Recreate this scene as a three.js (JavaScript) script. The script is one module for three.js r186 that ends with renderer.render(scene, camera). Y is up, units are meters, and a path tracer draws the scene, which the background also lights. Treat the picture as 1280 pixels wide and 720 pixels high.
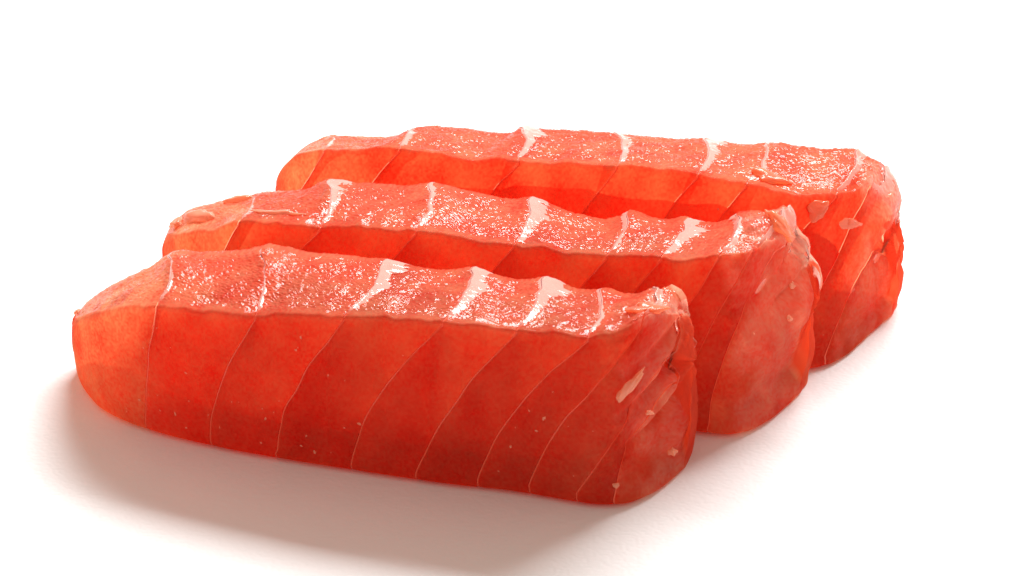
import * as THREE from 'three';
import { mergeGeometries } from 'three/addons/utils/BufferGeometryUtils.js';
import { RectAreaLightUniformsLib } from 'three/addons/lights/RectAreaLightUniformsLib.js';

// ---------------------------------------------------------------- camera, light, exposure
const MM = 0.001;
const scene = new THREE.Scene();
const camera = new THREE.PerspectiveCamera(11.42, 1280 / 720, 0.02, 10);
const pitch = 26 * Math.PI / 180, dist = 360 * MM;
camera.position.set(0, dist * Math.sin(pitch), dist * Math.cos(pitch));
camera.lookAt(0, 0, 0);
camera.focus = 0.335; camera.userData.fStop = 90;

const renderer = new THREE.WebGLRenderer({ antialias: true });
renderer.setSize(1280, 720);
renderer.toneMapping = THREE.LinearToneMapping;
renderer.toneMappingExposure = 1;
renderer.shadowMap.enabled = true;
scene.background = new THREE.Color(0.56, 0.465, 0.39);

RectAreaLightUniformsLib.init();
function panel(name, label, w, h, pos, target, intensity, glow) {      // a diffusing window or card with its own area light
  const g = new THREE.Group(); g.name = name; scene.add(g);
  g.position.set(...pos); g.lookAt(...target);
  const m = new THREE.Mesh(new THREE.BoxGeometry(w, h, 0.02), new THREE.MeshStandardMaterial({ color: 0xffffff, emissive: 0xffffff, emissiveIntensity: glow, roughness: 0.9 }));
  m.name = 'diffuser'; m.position.z = -0.012; g.add(m);
  g.userData = { label, category: 'lamp' };
  const l = new THREE.RectAreaLight(0xfafdff, intensity, w, h);
  l.name = name + '_glow'; l.position.set(...pos); scene.add(l); l.lookAt(...target);
  return g;
}
panel('window_light', 'large white diffusing window standing behind the fish slices', 0.60, 0.22, [0.19, 0.54, -0.48], [0.0, 0.01, 0.0], 31.5, 1.0);

// ---------------------------------------------------------------- noise
function hash(i, j, k) { let h = Math.imul(i, 374761393) ^ Math.imul(j, 668265263) ^ Math.imul(k, 1274126177); h = Math.imul(h ^ (h >>> 13), 1274126177); h ^= h >>> 16; return (h >>> 0) / 4294967296; }
function noise(x, y, z) {
  const i = Math.floor(x), j = Math.floor(y), k = Math.floor(z), f = x - i, g = y - j, h = z - k;
  const a = f * f * (3 - 2 * f), b = g * g * (3 - 2 * g), c = h * h * (3 - 2 * h), L = (p, q, t) => p + (q - p) * t;
  return 2 * L(L(L(hash(i, j, k), hash(i + 1, j, k), a), L(hash(i, j + 1, k), hash(i + 1, j + 1, k), a), b), L(L(hash(i, j, k + 1), hash(i + 1, j, k + 1), a), L(hash(i, j + 1, k + 1), hash(i + 1, j + 1, k + 1), a), b), c) - 1;
}
const fbm = (x, y, z, n = 3) => { let s = 0, a = 0.5; for (let i = 0; i < n; i++) { s += a * noise(x, y, z); x *= 2.03; y *= 2.03; z *= 2.03; a *= 0.5; } return s; };
let seed = 7; const rnd = () => { seed = (Math.imul(seed, 1664525) + 1013904223) >>> 0; return seed / 4294967296; };
const clamp = (x, a, b) => Math.min(b, Math.max(a, x)), lerp = (a, b, t) => a + (b - a) * t, smooth = (a, b, x) => { const t = clamp((x - a) / (b - a), 0, 1); return t * t * (3 - 2 * t); };

// ---------------------------------------------------------------- materials
// the grainy torn top and ends are wet; the smooth knife-cut sides hardly shine (uv v runs round the section, u along the slice)
const NF = 120, NC = 6, NT = 150, NB = 20, NO = 12;              // samples: front, corners, top, back, underside
const NJ = NF + 1 + NC + NT + NC + NB + NC + NO + NC - 1;
const roundMap = (f, t, r, from, over) => {                       // front, top, rest; where along the edge the top begins
  const d = new Uint8Array(NJ * 4);
  for (let j = 0; j < NJ; j++) { const e = (j - from) / over, w = j < NF + NC + NT + NC ? f + (t - f) * Math.min(1, Math.max(0, e)) : r; d.set([w * 255, 255, 255, 255], j * 4); }
  const m = new THREE.DataTexture(d, 1, NJ); m.magFilter = THREE.LinearFilter; m.needsUpdate = true; return m;
};
const wetMap = roundMap(0.06, 1, 0.06, NF + NC, 8), passMap = roundMap(0.9, 0.66, 0.9, NF - 2, NC + 2);
const fleshSet = (tone, wet, pass, haze = 0.81) => new THREE.MeshPhysicalMaterial({
  color: new THREE.Color().setRGB(...tone), roughness: haze, transmission: pass ? 1 : 0.75, transmissionMap: pass, thickness: 0, ior: 1.36, specularIntensity: 0.02, vertexColors: true,
  clearcoat: 1, clearcoatRoughness: 0.1, clearcoatMap: wet,
});
const flesh = fleshSet([0.89, 0.25, 0.13], wetMap, passMap);
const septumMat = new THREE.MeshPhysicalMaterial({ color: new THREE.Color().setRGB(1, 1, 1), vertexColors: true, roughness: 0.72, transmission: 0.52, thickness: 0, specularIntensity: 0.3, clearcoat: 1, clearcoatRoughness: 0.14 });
const shredMat = new THREE.MeshPhysicalMaterial({ color: new THREE.Color().setRGB(0.97, 0.5, 0.31), roughness: 0.8, transmission: 0.6, thickness: 0, specularIntensity: 0.1, clearcoat: 1, clearcoatRoughness: 0.07 });

const coreMat = new THREE.MeshPhysicalMaterial({ color: new THREE.Color().setRGB(0.95, 0.07, 0.015), roughness: 0.8, transmission: 0.92, thickness: 0, specularIntensity: 0.02 });
const softMat = new THREE.MeshPhysicalMaterial({ color: new THREE.Color().setRGB(0.97, 0.42, 0.22), roughness: 0.75, transmission: 0.7, thickness: 0, specularIntensity: 0.1, clearcoat: 1, clearcoatRoughness: 0.07 });
// ---------------------------------------------------------------- surface they rest on
{
  const N = 512, d = new Uint8Array(N * N * 4);
  for (let y = 0; y < N; y++) for (let x = 0; x < N; x++) {
    const v = 128 + 60 * noise(x / 3, y / 3, 1) + 40 * noise(x / 9, y / 9, 5); d.set([v, v, v, 255], (y * N + x) * 4);
  }
  const t = new THREE.DataTexture(d, N, N); t.wrapS = t.wrapT = THREE.RepeatWrapping; t.magFilter = THREE.LinearFilter; t.repeat.set(40, 40); t.needsUpdate = true;
  const table = new THREE.Mesh(new THREE.PlaneGeometry(2.4, 2.4), new THREE.MeshStandardMaterial({ color: new THREE.Color().setRGB(0.8, 0.8, 0.795), roughness: 0.75, bumpMap: t, bumpScale: 0.00006 }));
  table.rotation.x = -Math.PI / 2; table.name = 'table_surface'; table.userData = { kind: 'structure', label: 'smooth white table surface under the fish slices' };
  table.receiveShadow = true; scene.add(table);
}

// ---------------------------------------------------------------- fish slices
function corner(p, q, s, r, n) {                                // rounded corner at q between p and s
  const dir = (a, b) => { const x = b[0] - a[0], y = b[1] - a[1], l = Math.hypot(x, y) || 1; return [x / l, y / l, l]; };
  const u = dir(q, p), v = dir(q, s), a = Math.min(r, u[2] * 0.45), b = Math.min(r, v[2] * 0.45), A = [q[0] + u[0] * a, q[1] + u[1] * a], B = [q[0] + v[0] * b, q[1] + v[1] * b], out = [];
  for (let i = 0; i <= n; i++) { const t = i / n, m = 1 - t; out.push([m * m * A[0] + 2 * m * t * q[0] + t * t * B[0], m * m * A[1] + 2 * m * t * q[1] + t * t * B[1]]); }
  return out;
}
function monotone(rows, u) {                                    // smooth interpolation of the table of sections
  let i = 0; while (i < rows.length - 2 && u > rows[i + 1][0]) i++;
  const a = rows[Math.max(0, i - 1)], b = rows[i], c = rows[i + 1], d = rows[Math.min(rows.length - 1, i + 2)], h = c[0] - b[0], t = clamp((u - b[0]) / h, 0, 1), out = [];
  for (let k = 1; k < b.length; k++) {
    const s0 = (b[k] - a[k]) / (b[0] - a[0] || 1), s1 = (c[k] - b[k]) / h, s2 = (d[k] - c[k]) / (d[0] - c[0] || 1);
    const lim = (p, q) => (p * q <= 0 ? 0 : 2 * p * q / (p + q)), m0 = b === a ? s1 : lim(s0, s1), m1 = c === d ? s1 : lim(s1, s2);
    out.push((1 + 2 * t) * (1 - t) ** 2 * b[k] + t * (1 - t) ** 2 * h * m0 + t * t * (3 - 2 * t) * c[k] + t * t * (t - 1) * h * m1);
  }
  return out;
}
// side markers along the section: where each vertex column lies (0 FB .. 1 FT .. 2 BT .. 3 BB .. 4)
const MARK = [];
{
  const side = (s, n, skip) => { for (let i = skip; i <= n; i++) MARK.push([s, i / n]); };
  side(0, NF, 0); for (let i = 1; i <= NC; i++) MARK.push([0.9, i / NC]);
  side(1, NT, 1); for (let i = 1; i <= NC; i++) MARK.push([1.9, i / NC]);
  side(2, NB, 1); for (let i = 1; i <= NC; i++) MARK.push([2.9, i / NC]);
  side(3, NO, 1); for (let i = 1; i < NC; i++) MARK.push([3.9, i / NC]);
}

function section(rows, u) {
  const [wf, wt, yt, wb, yb, wbb] = monotone(rows, u), wav = noise(u * 0.8, rows.length, rows[0][5] * 9), f = [wf, 0.15], t = [wt + 0.25 * wav, yt + 0.25 * noise(u * 0.45, 3, rows[0][5] * 7) + 0.1 * wav], b = [wb, yb], o = [wbb, 0.15];
  const cF = corner(o, f, t, 1.5, NC), cT = corner(f, t, b, 0.6, NC), cB = corner(t, b, o, 2.6, NC), cO = corner(b, o, f, 1.6, NC), pts = [];
  const line = (A, B, n, skip, bulge) => { for (let i = skip; i <= n; i++) { const s = i / n, k = bulge * 4 * s * (1 - s), dx = B[0] - A[0], dy = B[1] - A[1], l = Math.hypot(dx, dy) || 1; pts.push([lerp(A[0], B[0], s) - dy / l * k, lerp(A[1], B[1], s) + dx / l * k]); } };
  line(cF[NC], cT[0], NF, 0, 0.35); for (let i = 1; i <= NC; i++) pts.push(cT[i]);
  line(cT[NC], cB[0], NT, 1, 0.25); for (let i = 1; i <= NC; i++) pts.push(cB[i]);
  line(cB[NC], cO[0], NB, 1, 0.5); for (let i = 1; i <= NC; i++) pts.push(cO[i]);
  line(cO[NC], cF[0], NO, 1, 0); for (let i = 1; i < NC; i++) pts.push(cF[i]);
  return pts;
}
const sideOf = (m) => (m[0] === Math.floor(m[0]) ? [m[0], m[1]] : [Math.floor(m[0]), 1]);
function septumAt(s, j) {                                       // s: u at [FB, middle of the front, FT, BT, BB]
  const [k, t] = sideOf(MARK[j]);
  if (k === 0) return lerp(lerp(s[0], s[1], t), lerp(s[1], s[2], t), t) * 1 + 2 * t * (1 - t) * (s[1] - (s[0] + 2 * s[1] + s[2]) / 4);
  if (k === 1) return lerp(s[2], s[3], t) + 0.9 * Math.sin(t * Math.PI);
  if (k === 2) return lerp(s[3], s[4], t);
  return lerp(s[4], s[0], t);
}
function makeSlice(spec) {
  const { name, label, at, turn, rows, septa, palest, rough, dip } = spec;
  const root = new THREE.Group(); root.name = name; root.userData = { label, category: 'fish slice' };
  if (spec.group) root.userData.group = spec.group;
  root.position.set(at[0] * MM, 0, at[1] * MM); root.rotation.y = -turn; scene.add(root);
  const u0 = rows[0][0], u1 = rows[rows.length - 1][0], n = septa.length + 1, sx = spec.seed * 37.7;
  // local axes: x along, y up, -z away from the camera
  const point = (u, j, up, grainy) => {
    const pts = section(rows, u), p = pts[j], a = pts[(j + NJ - 1) % NJ], b = pts[(j + 1) % NJ];
    return [p, a, b];
  };
  const cache = new Map();
  const sec = (u) => { const k = Math.round(u * 200); if (!cache.has(k)) cache.set(k, section(rows, k / 200)); return cache.get(k); };
  function vertex(u, j, ridge, lift, grain = 1) {
    const q = u * 200, k = Math.floor(q), f = q - k, A = sec(k / 200), B = sec((k + 1) / 200), mix = (i) => [lerp(A[i][0], B[i][0], f), lerp(A[i][1], B[i][1], f)];
    const p = mix(j), a = mix((j + NJ - 1) % NJ), b = mix((j + 1) % NJ), dx = b[0] - a[0], dy = b[1] - a[1], l = Math.hypot(dx, dy) || 1, nw = -dy / l, ny = dx / l;
    const [s, t] = sideOf(MARK[j]), top = s === 1 ? smooth(0, 0.12, t) : s === 2 ? 1 - smooth(0, 0.25, t) : 0, back = s === 1 ? smooth(0.1, 0.8, t) : top;
    const endR = rough ? smooth(rough[0], rough[1], u) * (s === 0 ? 0.75 : s === 3 ? 0 : 1) : 0, endL = (1 - smooth(u0, u0 + 7, u)) * 0.5 * (s === 3 ? 0 : 1);
    const g = Math.max(top, endR, endL);
    const X = u + sx, Y = p[1], Z = p[0];
    let o = 0.16 * fbm(X * 0.25, Y * 0.25, Z * 0.25) + 0.02 * noise(X * 0.9, Y * 0.9, Z * 0.9) * (1 - g);
    o += g * (0.06 * grain * noise(X * 1.5, Y * 2, Z * 1.3) + 0.075 * grain * noise(X * 4.6 + Z * 0.8, Y * 5, Z * 4.2) + 0.3 * fbm(X * 0.33 + 9, Y * 0.4, Z * 0.3, 2));
    o += endR * (1.5 * fbm(X * 0.22, Y * 0.26, Z * 0.2 + 31, 4) + 0.5 * (0.5 - Math.abs(noise(X * 0.3 + Y * 0.25, Y * 0.3 - X * 0.1, Z * 0.25 + 5))));
    o += ridge * (0.12 * top + 0.88 * back * top) + lift * (1 + 2.5 * endR);
    const low = s === 3 ? 0 : s === 0 ? smooth(0, 0.14, t) : s === 2 ? 1 - smooth(0.8, 1, t) : 1;
    o = o * low + (1 - low) * lift * 0.3;
    const e = smooth(u1 - 7, u1, u) * (s === 3 ? 0.3 : 0.3 + 0.7 * low);
    let du = (spec.trim || 0) + 1.5 * fbm(Y * 0.2 + 7, Z * 0.2, sx, 3);
    for (const [yn, size, wide] of spec.notch || []) du += size * Math.exp(-(((Y - 0.25 * Z - yn) / wide) ** 2));
    return [u + e * du, Math.max(0.05, p[1] + ny * o), -(p[0] + nw * o)];
  }
  function ringU(k, j) {                                        // k-th boundary: 0 is the left end, n the right end
    if (k === 0) return u0; if (k === n) return u1;
    return clamp(septumAt(septa[k - 1], j) + 0.25 * noise(j * 0.05, k * 7.7, sx), u0 + 0.12 * k, u1 - 0.12 * (n - k));
  }
  const hump = (d, r) => Math.exp(-d * d / (r * r)), TALL = (k) => 0.4 + 1.2 * hash(k, spec.seed, 5), tall = (a, b, l, r) => 0.6 * (TALL(a) * l + TALL(b) * r) - 0.2;
  for (let k = 0; k < n; k++) {
    const span = Math.max(...[0, NF, NF + NT].map((j) => ringU(k + 1, j) - ringU(k, j))), gap = 0.09, NI = clamp(Math.round(span / 0.125), 30, 130), pos = [], col = [], uv = [], idx = [];
    for (let i = 0; i <= NI; i++) {
      const t = i / NI;
      for (let j = 0; j < NJ; j++) {
        const a = ringU(k, j) + (k > 0 ? gap : 0), b = ringU(k + 1, j) - (k < n - 1 ? gap : 0), width = Math.max(0.02, b - a), u = a + width * t;
        const amt = (spec.ridge ?? 1) * Math.min(1, width / 6);
        const left = k > 0 ? hump(t * width, 2.6) : 0, right = k < n - 1 ? hump((1 - t) * width, 1.7) : 0;
        const edge = Math.min(t * width, (1 - t) * width), groove = -0.1 * (MARK[j][0] >= 1 && MARK[j][0] < 2 ? 0.4 : 1) * Math.exp(-edge / 0.3);
        const v = vertex(clamp(u, u0, u1), j, amt * (tall(k, k + 1, left, right) + 0.55 * (hash(k, spec.seed, 9) - 0.5) + 0.35 * (hash(k, spec.seed, 12) - 0.5) * (2 * t - 1)), groove * Math.min(1, width / 3));
        pos.push(v[0] * MM, v[1] * MM, v[2] * MM);
        const pt = rough ? smooth(-0.25, 0.45, (v[0] - palest) * 0.16 + 0.8 * fbm(v[0] * 0.35, v[1] * 0.3, v[2] * 0.35 + sx)) : 0, tipGlow = 0.75 * (1 - smooth(6, 20, v[0] - u0 - (k === 0 ? 3 : 0) + 7 * fbm(v[0] * 0.3, v[1] * 0.3, v[2] * 0.3 + 2 * sx))), pale = Math.max(pt, tipGlow);  // paler torn end; at the left, light through thin flesh put into the colour
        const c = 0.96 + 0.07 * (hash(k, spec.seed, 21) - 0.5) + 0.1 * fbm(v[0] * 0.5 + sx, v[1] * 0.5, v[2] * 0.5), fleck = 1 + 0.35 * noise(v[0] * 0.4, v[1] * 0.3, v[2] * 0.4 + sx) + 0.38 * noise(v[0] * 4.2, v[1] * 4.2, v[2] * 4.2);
        col.push(Math.min(1.1, c + 0.11 * pale), c * lerp(1, pt > tipGlow ? 2.2 : 1.9, pale) * fleck, c * lerp(1, pt > tipGlow ? 3.1 : 2.1, pale) * fleck);
        uv.push(0.5, j > NF + 2 * NC + NT ? 0.5 / NJ : (j + 0.5) / NJ);
      }
    }
    for (let i = 0; i < NI; i++) for (let j = 0; j < NJ; j++) { const a = i * NJ + j, b = i * NJ + (j + 1) % NJ, c = a + NJ, d = b + NJ; idx.push(a, b, c, b, d, c); }
    for (const [row, flip] of [[0, 1], [NI, 0]].filter(([r]) => (r === 0 ? k === 0 : k === n - 1))) {              // the two free ends: rings that shrink to the middle; inside, the membranes close the flakes
      const base = row * NJ; let cx = 0, cy = 0, cz = 0;
      for (let j = 0; j < NJ; j++) { cx += pos[(base + j) * 3]; cy += pos[(base + j) * 3 + 1]; cz += pos[(base + j) * 3 + 2]; }
      cx /= NJ; cy /= NJ; cz /= NJ; const RINGS = 10; let prev = base;
      for (let r = 1; r <= RINGS; r++) {
        const start = pos.length / 3, f = 1 - r / RINGS;
        if (r < RINGS) {
          for (let j = 0; j < NJ; j++) { pos.push(cx + (pos[(base + j) * 3] - cx) * f + (flip ? -0.2 : 0.9) * MM * (1 - f * f) + 0.5 * MM * noise(pos[(base + j) * 3 + 1] * f * 400, r * 0.7, k), cy + (pos[(base + j) * 3 + 1] - cy) * f, cz + (pos[(base + j) * 3 + 2] - cz) * f); col.push(1, 1, 1); uv.push(0, 0); }
          for (let j = 0; j < NJ; j++) { const a = prev + j, b = prev + (j + 1) % NJ, c = start + j, d = start + (j + 1) % NJ; flip ? idx.push(a, c, b, b, c, d) : idx.push(a, b, c, b, d, c); }
          prev = start;
        } else { pos.push(cx + (flip ? -0.2 : 0.9) * MM, cy, cz); col.push(1, 1, 1); uv.push(0, 0); for (let j = 0; j < NJ; j++) flip ? idx.push(prev + j, start, prev + (j + 1) % NJ) : idx.push(prev + j, prev + (j + 1) % NJ, start); }
      }
    }
    const g = new THREE.BufferGeometry();
    g.setAttribute('position', new THREE.Float32BufferAttribute(pos, 3)); g.setAttribute('color', new THREE.Float32BufferAttribute(col, 3)); g.setAttribute('uv', new THREE.Float32BufferAttribute(uv, 2));
    g.setIndex(idx.reverse()); g.computeVertexNormals();
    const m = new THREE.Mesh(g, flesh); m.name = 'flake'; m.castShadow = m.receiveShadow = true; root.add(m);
    if (k < n - 1) {                                            // the connective tissue between two flakes: a sheet with a rim that shows
      const p2 = [], i2 = [];
      const K = [[-0.3, -0.14], [-0.12, -0.02], [0, 0.03], [0.14, 0.03], [0.6, 0.01], [1.15, -0.12]], RW = [], H = [], c2 = [], ROWS = 20; let zero = 0;
      for (let r = 0; r <= ROWS; r++) { const x = r < 8 ? lerp(-0.3, 0.14, r / 8) : lerp(0.14, 1.15, (r - 8) / (ROWS - 8)); let i = 0; while (i < K.length - 2 && x > K[i + 1][0]) i++; RW.push(x); H.push(lerp(K[i][1], K[i + 1][1], clamp((x - K[i][0]) / (K[i + 1][0] - K[i][0]), 0, 1))); if (x <= 0) zero = r; }
      for (let r = 0; r < RW.length; r++) for (let j = 0; j < NJ; j++) {
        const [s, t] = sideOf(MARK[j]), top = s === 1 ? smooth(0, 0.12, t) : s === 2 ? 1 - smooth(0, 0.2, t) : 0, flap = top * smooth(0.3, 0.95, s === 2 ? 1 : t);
        const wide = lerp(0.18, 1.0 + flap * Math.max(0.2, 1.0 + 1.7 * noise(j * 0.05, k * 3.1, sx) + 0.9 * noise(j * 0.3, k * 5.3, sx)), top), raw = septumAt(septa[k], j), lost = smooth(-0.4, 0.3, raw - (u1 - 0.9)) + smooth(-0.4, 0.3, u0 + 0.9 - raw);
        const u = ringU(k + 1, j), d = RW[r] * wide, uu = clamp(u + d, u0, u1), dd = Math.abs(d), amt = (spec.ridge ?? 1);
        const ridge = amt * (0.6 * TALL(k + 1) * hump(dd, d > 0 ? 2.6 : 1.7) - 0.2);
        const v = vertex(uu, j, ridge, lerp(H[r] * 0.3 - 0.045, H[r], top) - 0.1 * (1 - 0.6 * top) * Math.exp(-dd / 0.3) - 0.5 * lost + 0.1 * top * hump(d - 0.05, 0.3), 1 - 0.7 * top);
        p2.push(v[0] * MM, v[1] * MM, v[2] * MM); c2.push(0.97, lerp(0.235, 0.54, top), lerp(0.115, 0.43, top));  // pale film on top, its tone raised in colour for the back light
      }
      for (let r = 0; r < RW.length - 1; r++) for (let j = 0; j < NJ; j++) { const a = r * NJ + j, b = r * NJ + (j + 1) % NJ, c = a + NJ, d = b + NJ; i2.push(a, b, c, b, d, c); }
      const cap = p2.length / 3; let cx = 0, cy = 0, cz = 0; for (let j = 0; j < NJ; j++) { cx += p2[(zero * NJ + j) * 3] / NJ; cy += p2[(zero * NJ + j) * 3 + 1] / NJ; cz += p2[(zero * NJ + j) * 3 + 2] / NJ; }
      p2.push(cx, cy, cz); c2.push(0.97, 0.25, 0.1); for (let j = 0; j < NJ; j++) i2.push(zero * NJ + j, zero * NJ + (j + 1) % NJ, cap);
      const g2 = new THREE.BufferGeometry(); g2.setAttribute('position', new THREE.Float32BufferAttribute(p2, 3)); g2.setAttribute('color', new THREE.Float32BufferAttribute(c2, 3)); g2.setIndex(i2.reverse()); g2.computeVertexNormals();
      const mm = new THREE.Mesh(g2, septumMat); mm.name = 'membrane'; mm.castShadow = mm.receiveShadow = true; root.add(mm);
    }
  }
  {                                                             // inner body added to darken the front faces, seen dimly through the flesh
    const pos = [], idx = [], NU = 60, NA = 40, a0 = u0 + 10, a1 = u1 - 6.5;
    for (let i = 0; i <= NU; i++) {
      const t = i / NU, u = lerp(a0, a1, t), [wf, wt, yt, wb, yb] = monotone(rows, u), f = Math.sqrt(Math.max(0, 1 - (2 * t - 1) ** 4)), h = Math.min(yt, yb);
      const cw = lerp(Math.max(wf, wt), wb, 0.5), rw = (wb - Math.max(wf, wt)) * 0.36 * f, ry = h * 0.32 * f, cy = h * 0.36;
      for (let j = 0; j < NA; j++) { const a = j / NA * 2 * Math.PI, k = 1 + 0.08 * noise(u * 0.3, Math.cos(a) * 2, Math.sin(a) * 2 + sx); pos.push(u * MM, (cy + Math.sin(a) * ry * k) * MM, -(cw + Math.cos(a) * rw * k) * MM); }
    }
    for (let i = 0; i < NU; i++) for (let j = 0; j < NA; j++) { const a = i * NA + j, b = i * NA + (j + 1) % NA, c = a + NA, d = b + NA; idx.push(a, b, c, b, d, c); }
    const g = new THREE.BufferGeometry(); g.setAttribute('position', new THREE.Float32BufferAttribute(pos, 3)); g.setIndex(idx); g.computeVertexNormals();
    const m = new THREE.Mesh(g, coreMat); m.name = 'added_core'; m.castShadow = m.receiveShadow = true; root.add(m);
  }
  // torn shreds and soft lumps that cling to the surface: [u, side 0..3, share of the side, length, width, height, turn, kind]
  const frame = (u, j) => {
    const p = new THREE.Vector3(...vertex(u, j, 0, 0)), a = new THREE.Vector3(...vertex(Math.min(u + 0.8, u1), j, 0, 0)), b = new THREE.Vector3(...vertex(Math.max(u - 0.8, u0), j, 0, 0)), c = new THREE.Vector3(...vertex(u, Math.min(j + 5, NJ - 1), 0, 0)), d = new THREE.Vector3(...vertex(u, Math.max(j - 5, 0), 0, 0));
    const along = a.sub(b).normalize(), n = new THREE.Vector3().crossVectors(c.sub(d), along).normalize(), cross = new THREE.Vector3().crossVectors(n, along);
    return { p, along, n, cross };
  };
  const column = (side, t) => (side === 0 ? Math.round(t * NF) : side === 1 ? NF + NC + Math.round(t * NT) : side === 2 ? NF + 2 * NC + NT + Math.round(t * NB) : 0);
  function lump(u, side, t, L, W, H, spin, id, detail = 10) {
    const { p, along, n, cross } = frame(u, column(side, t)), g = new THREE.SphereGeometry(1, detail * 2, detail), q = g.attributes.position, v = new THREE.Vector3(), c = Math.cos(spin), sn = Math.sin(spin);
    for (let i = 0; i < q.count; i++) {
      v.fromBufferAttribute(q, i);
      const r = 1 + 0.42 * noise(v.x * 1.6 + id * 3.1, v.y * 1.6, v.z * 1.6 + id) + 0.12 * noise(v.x * 4 + id, v.y * 4, v.z * 4), x = v.x * r * L, y = v.y * r * W * (1 - 0.35 * v.x), h = v.z * r * H * 0.8;
      v.copy(p).addScaledVector(along, x * c - y * sn).addScaledVector(cross, x * sn + y * c).addScaledVector(n, h).multiplyScalar(MM);
      v.y = Math.max(v.y, 0.00003);
      q.setXYZ(i, v.x, v.y, v.z);
    }
    g.computeVertexNormals(); return g;
  }
  (spec.lumps || []).forEach(([u, side, t, L, W, H, spin, kind], i) => {
    const m = new THREE.Mesh(lump(u, side, t, L, W, H, spin, i + spec.seed * 10, 16), kind === 'soft_lump' ? softMat : shredMat); m.name = kind; m.castShadow = m.receiveShadow = true; root.add(m);
  });
  const bits = []; for (let i = 0; i < (spec.crumbs || 0); i++) { const s = 0.06 + 0.12 * rnd() ** 3; bits.push(lump(lerp(u0 + 4, u1 - 2, rnd()), 0, 0.03 + 0.85 * rnd() ** 1.5, s * (1 + rnd()), s, s * 0.6, rnd() * 6, i, 4)); }
  if (bits.length) { const m = new THREE.Mesh(mergeGeometries(bits), shredMat); m.name = 'crumb_scatter'; m.userData.kind = 'stuff'; root.add(m); }
  return root;
}
const T17 = 17 * Math.PI / 180, bb = (r) => r.map((x) => [...x, x[4]]), back = (s) => s.map((x) => [...x, x[3] - 6]);
const GROUP = 'slices of raw fish lying side by side';
makeSlice({
  name: 'fish_slice', seed: 1, label: 'long slice of raw red fish lying in front of the other two', group: GROUP, at: [-25.8, 44.6], turn: T17, rough: [34, 40], palest: 40, crumbs: 46, trim: -1.4, notch: [[11, -1.0, .7], [15.5, -.6, .8], [6.8, -.9, .6], [9, .5, 1.2], [3.5, .4, 2]],
  lumps: [[39.6, 0, .68, 2.1, .55, .5, -.7, 'shred'], [43.2, 0, .12, .6, .4, .7, .4, 'shred'], [41.6, 0, .46, .7, .25, .3, .5, 'shred'], [38.4, 0, .07, .4, .3, .25, 0, 'shred'], [40.4, 1, .3, 2.1, 1.3, .7, .3, 'soft_lump'], [-29.4, 2, .1, 1.6, .5, .4, .5, 'shred'], [-26, 2, .05, 2, .5, .4, .2, 'shred'], [-30, 1, .4, 1, .4, .4, .3, 'shred']],
  rows: bb([[-31, 14, 14, 6.5, 16, 7.5], [-30.1, 12, 12, 7.5, 17, 9], [-27, 7.8, 7.8, 10.3, 17, 11.3], [-23.3, 4.5, 4.7, 13, 17, 13.6], [-17.8, 2.2, 2.5, 15.6, 17, 16.2], [-12, 1, 1.3, 17, 17, 17.8],
    [-4, .2, .6, 17.6, 17, 19], [4, 0, .5, 18.9, 17, 19.2], [14, 0, .5, 20, 17, 19.3], [19, .1, .5, 20.3, 17, 19.4], [27, .7, 1, 20.3, 17, 19], [35, .5, .8, 20.6, 17, 18.8], [38.7, 1.4, 2.5, 21.2, 17, 19.4], [41.5, 4.4, 6, 21.3, 16.8, 19.2], [43.2, 8.6, 10, 20.3, 16.5, 18], [43.8, 11, 12, 18.5, 16, 16.5]]),
  septa: back([[-16.9, -16.2, -14.7, -18.5], [-8.5, -7, -2.5, -7.2], [-.5, 1.8, 8, 7.5], [8.4, 11.3, 19, 18], [16, 20, 27, 26], [22.9, 26.5, 35, 32.5], [28.7, 32.5, 40.5, 39], [34.1, 39.5, 48, 46], [38.1, 41.3, 52, 50]]),
});
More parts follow.
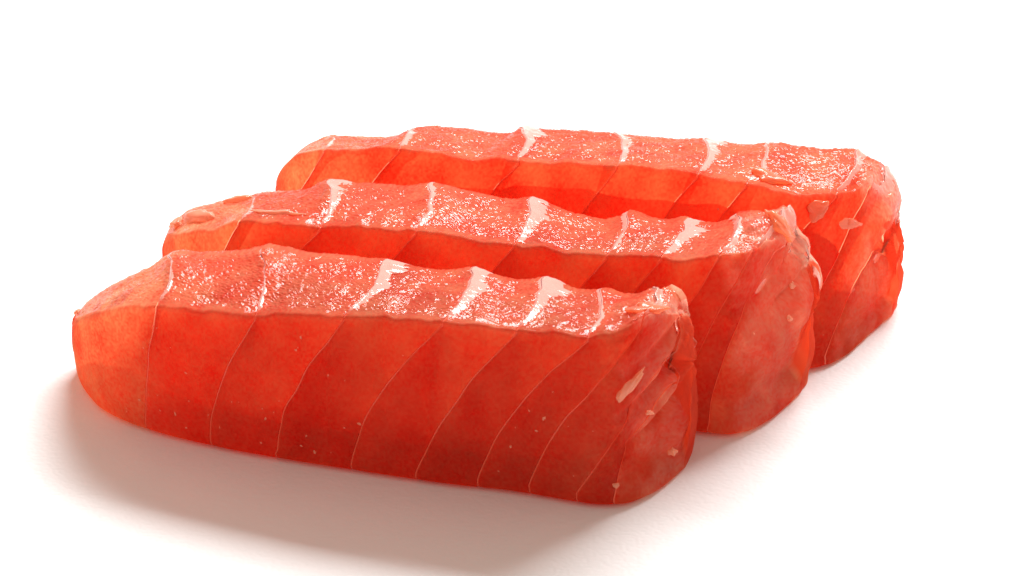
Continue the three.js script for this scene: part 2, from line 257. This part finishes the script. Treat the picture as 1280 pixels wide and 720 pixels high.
makeSlice({
  name: 'fish_slice_001', seed: 2, label: 'middle slice of raw red fish with a pale torn end between the other two', group: GROUP, at: [-12, 27], turn: T17, rough: [35, 39], palest: 39, crumbs: 14, trim: -1.5, notch: [[9, 2.0, 4], [15.5, -.6, .6], [12.6, -.4, .5]],
  lumps: [[42, 1, .45, 2.3, 1.7, 1.0, .3, 'soft_lump'], [-29, 1, .4, 2.6, 1.2, .8, .2, 'shred'], [-33, 1, .3, 1.8, .9, .8, .4, 'shred'], [-26, 1, .9, 2.2, .8, .7, .1, 'shred'], [-17.5, 1, .2, 3.2, .6, .4, .1, 'shred'], [43.4, 0, .75, .5, .4, .4, 0, 'shred'], [43, 0, .55, .5, .3, .3, .4, 'shred']],
  rows: bb([[-36, 13, 13, 8.5, 17, 9], [-33.7, 9, 9, 11, 17, 12], [-30.5, 5, 5, 13.5, 17, 13.4], [-26, 2.5, 2.8, 15.5, 17, 14.8], [-20, .8, 1.2, 18.5, 17, 16.2], [-10, 0, .5, 19.2, 17, 18.8], [0, 0, .5, 20.2, 17, 19.2], [10, 0, .5, 20.2, 17, 18.8], [20, 0, .5, 20.2, 17, 18.2],
    [28, -.4, .3, 20.8, 17, 18.5], [34, -1.2, -.2, 21.8, 17, 19.6], [37.5, -1, .6, 22.8, 17, 20.8], [40, .3, 3, 22.5, 17, 21], [42, 3.5, 7, 21.8, 17, 20.3], [43.5, 8, 11, 19.5, 16.5, 18.5], [44.3, 11, 13, 16, 16, 16.5]]),
  septa: back([[-29, -27, -21, -25], [-20, -17.5, -10.8, -15], [-9, -6, .8, -2.1], [2.5, 5.5, 12.5, 10.2], [13.5, 16.5, 23.4, 22], [20, 23, 29.5, 29], [27, 30, 36.5, 35], [32, 34.5, 40, 41.5], [36, 37.5, 43, 46]]),
});
makeSlice({
  name: 'fish_slice_002', seed: 3, label: 'rear slice of raw red fish with a rounded glossy end, farthest from the front', group: GROUP, at: [-4, 5], turn: T17, rough: [40, 46], palest: 46, ridge: 0.6, crumbs: 12, trim: -1.3, notch: [[11, .8, 3], [8, -.4, .6]],
  lumps: [[35.5, 1, .15, 2.4, 1.3, .8, .1, 'soft_lump'], [41.4, 0, .95, 1.5, 1.1, .5, -.5, 'soft_lump'], [45.6, 0, .8, 2.0, .6, .3, .25, 'soft_lump'], [48.8, 2, .25, .8, 1.2, .8, 0, 'shred']],
  rows: bb([[-32, 14, 14, 6, 18, 6.5], [-30, 9, 9, 9.5, 18, 9.5], [-27.5, 5, 5, 13, 18, 11.8], [-24, 2.5, 2.5, 16.5, 18, 12.6], [-20, .8, 1, 18, 18, 13.2], [-15, 0, .5, 19, 18, 13.8], [-11.5, 0, .5, 19.8, 18, 16], [-6, 0, .5, 19.6, 18, 16.2], [-1, 0, .5, 19.3, 18, 16.2], [1, 0, .5, 19.6, 18, 17.4], [11, -.5, .3, 20.4, 18, 18],
    [22, -1, 0, 21.4, 18, 18.4], [31, -2, -.5, 21.2, 18, 18.7], [37, -4, -.8, 20.5, 18, 19.2], [41.5, -6, 1.5, 19.8, 18, 19.5], [44.5, -4, 5, 19.3, 18, 18.8], [46.5, 0, 8, 18.6, 18, 17.8], [48.3, 6, 10, 16.5, 17.5, 15.6], [49.6, 11, 12, 12, 16.5, 12.5]]),
  septa: back([[-29, -26, -20.5, -25.6], [-20, -17, -10.5, -14.9], [-5, -2, 4.6, .5], [7.5, 10.5, 17, 12.9], [17.5, 20.5, 27, 24.3], [23.5, 26.5, 33, 32], [32, 36, 43, 43], [40, 43, 47, 47], [44, 47, 54, 54]]),
});
renderer.render(scene, camera);
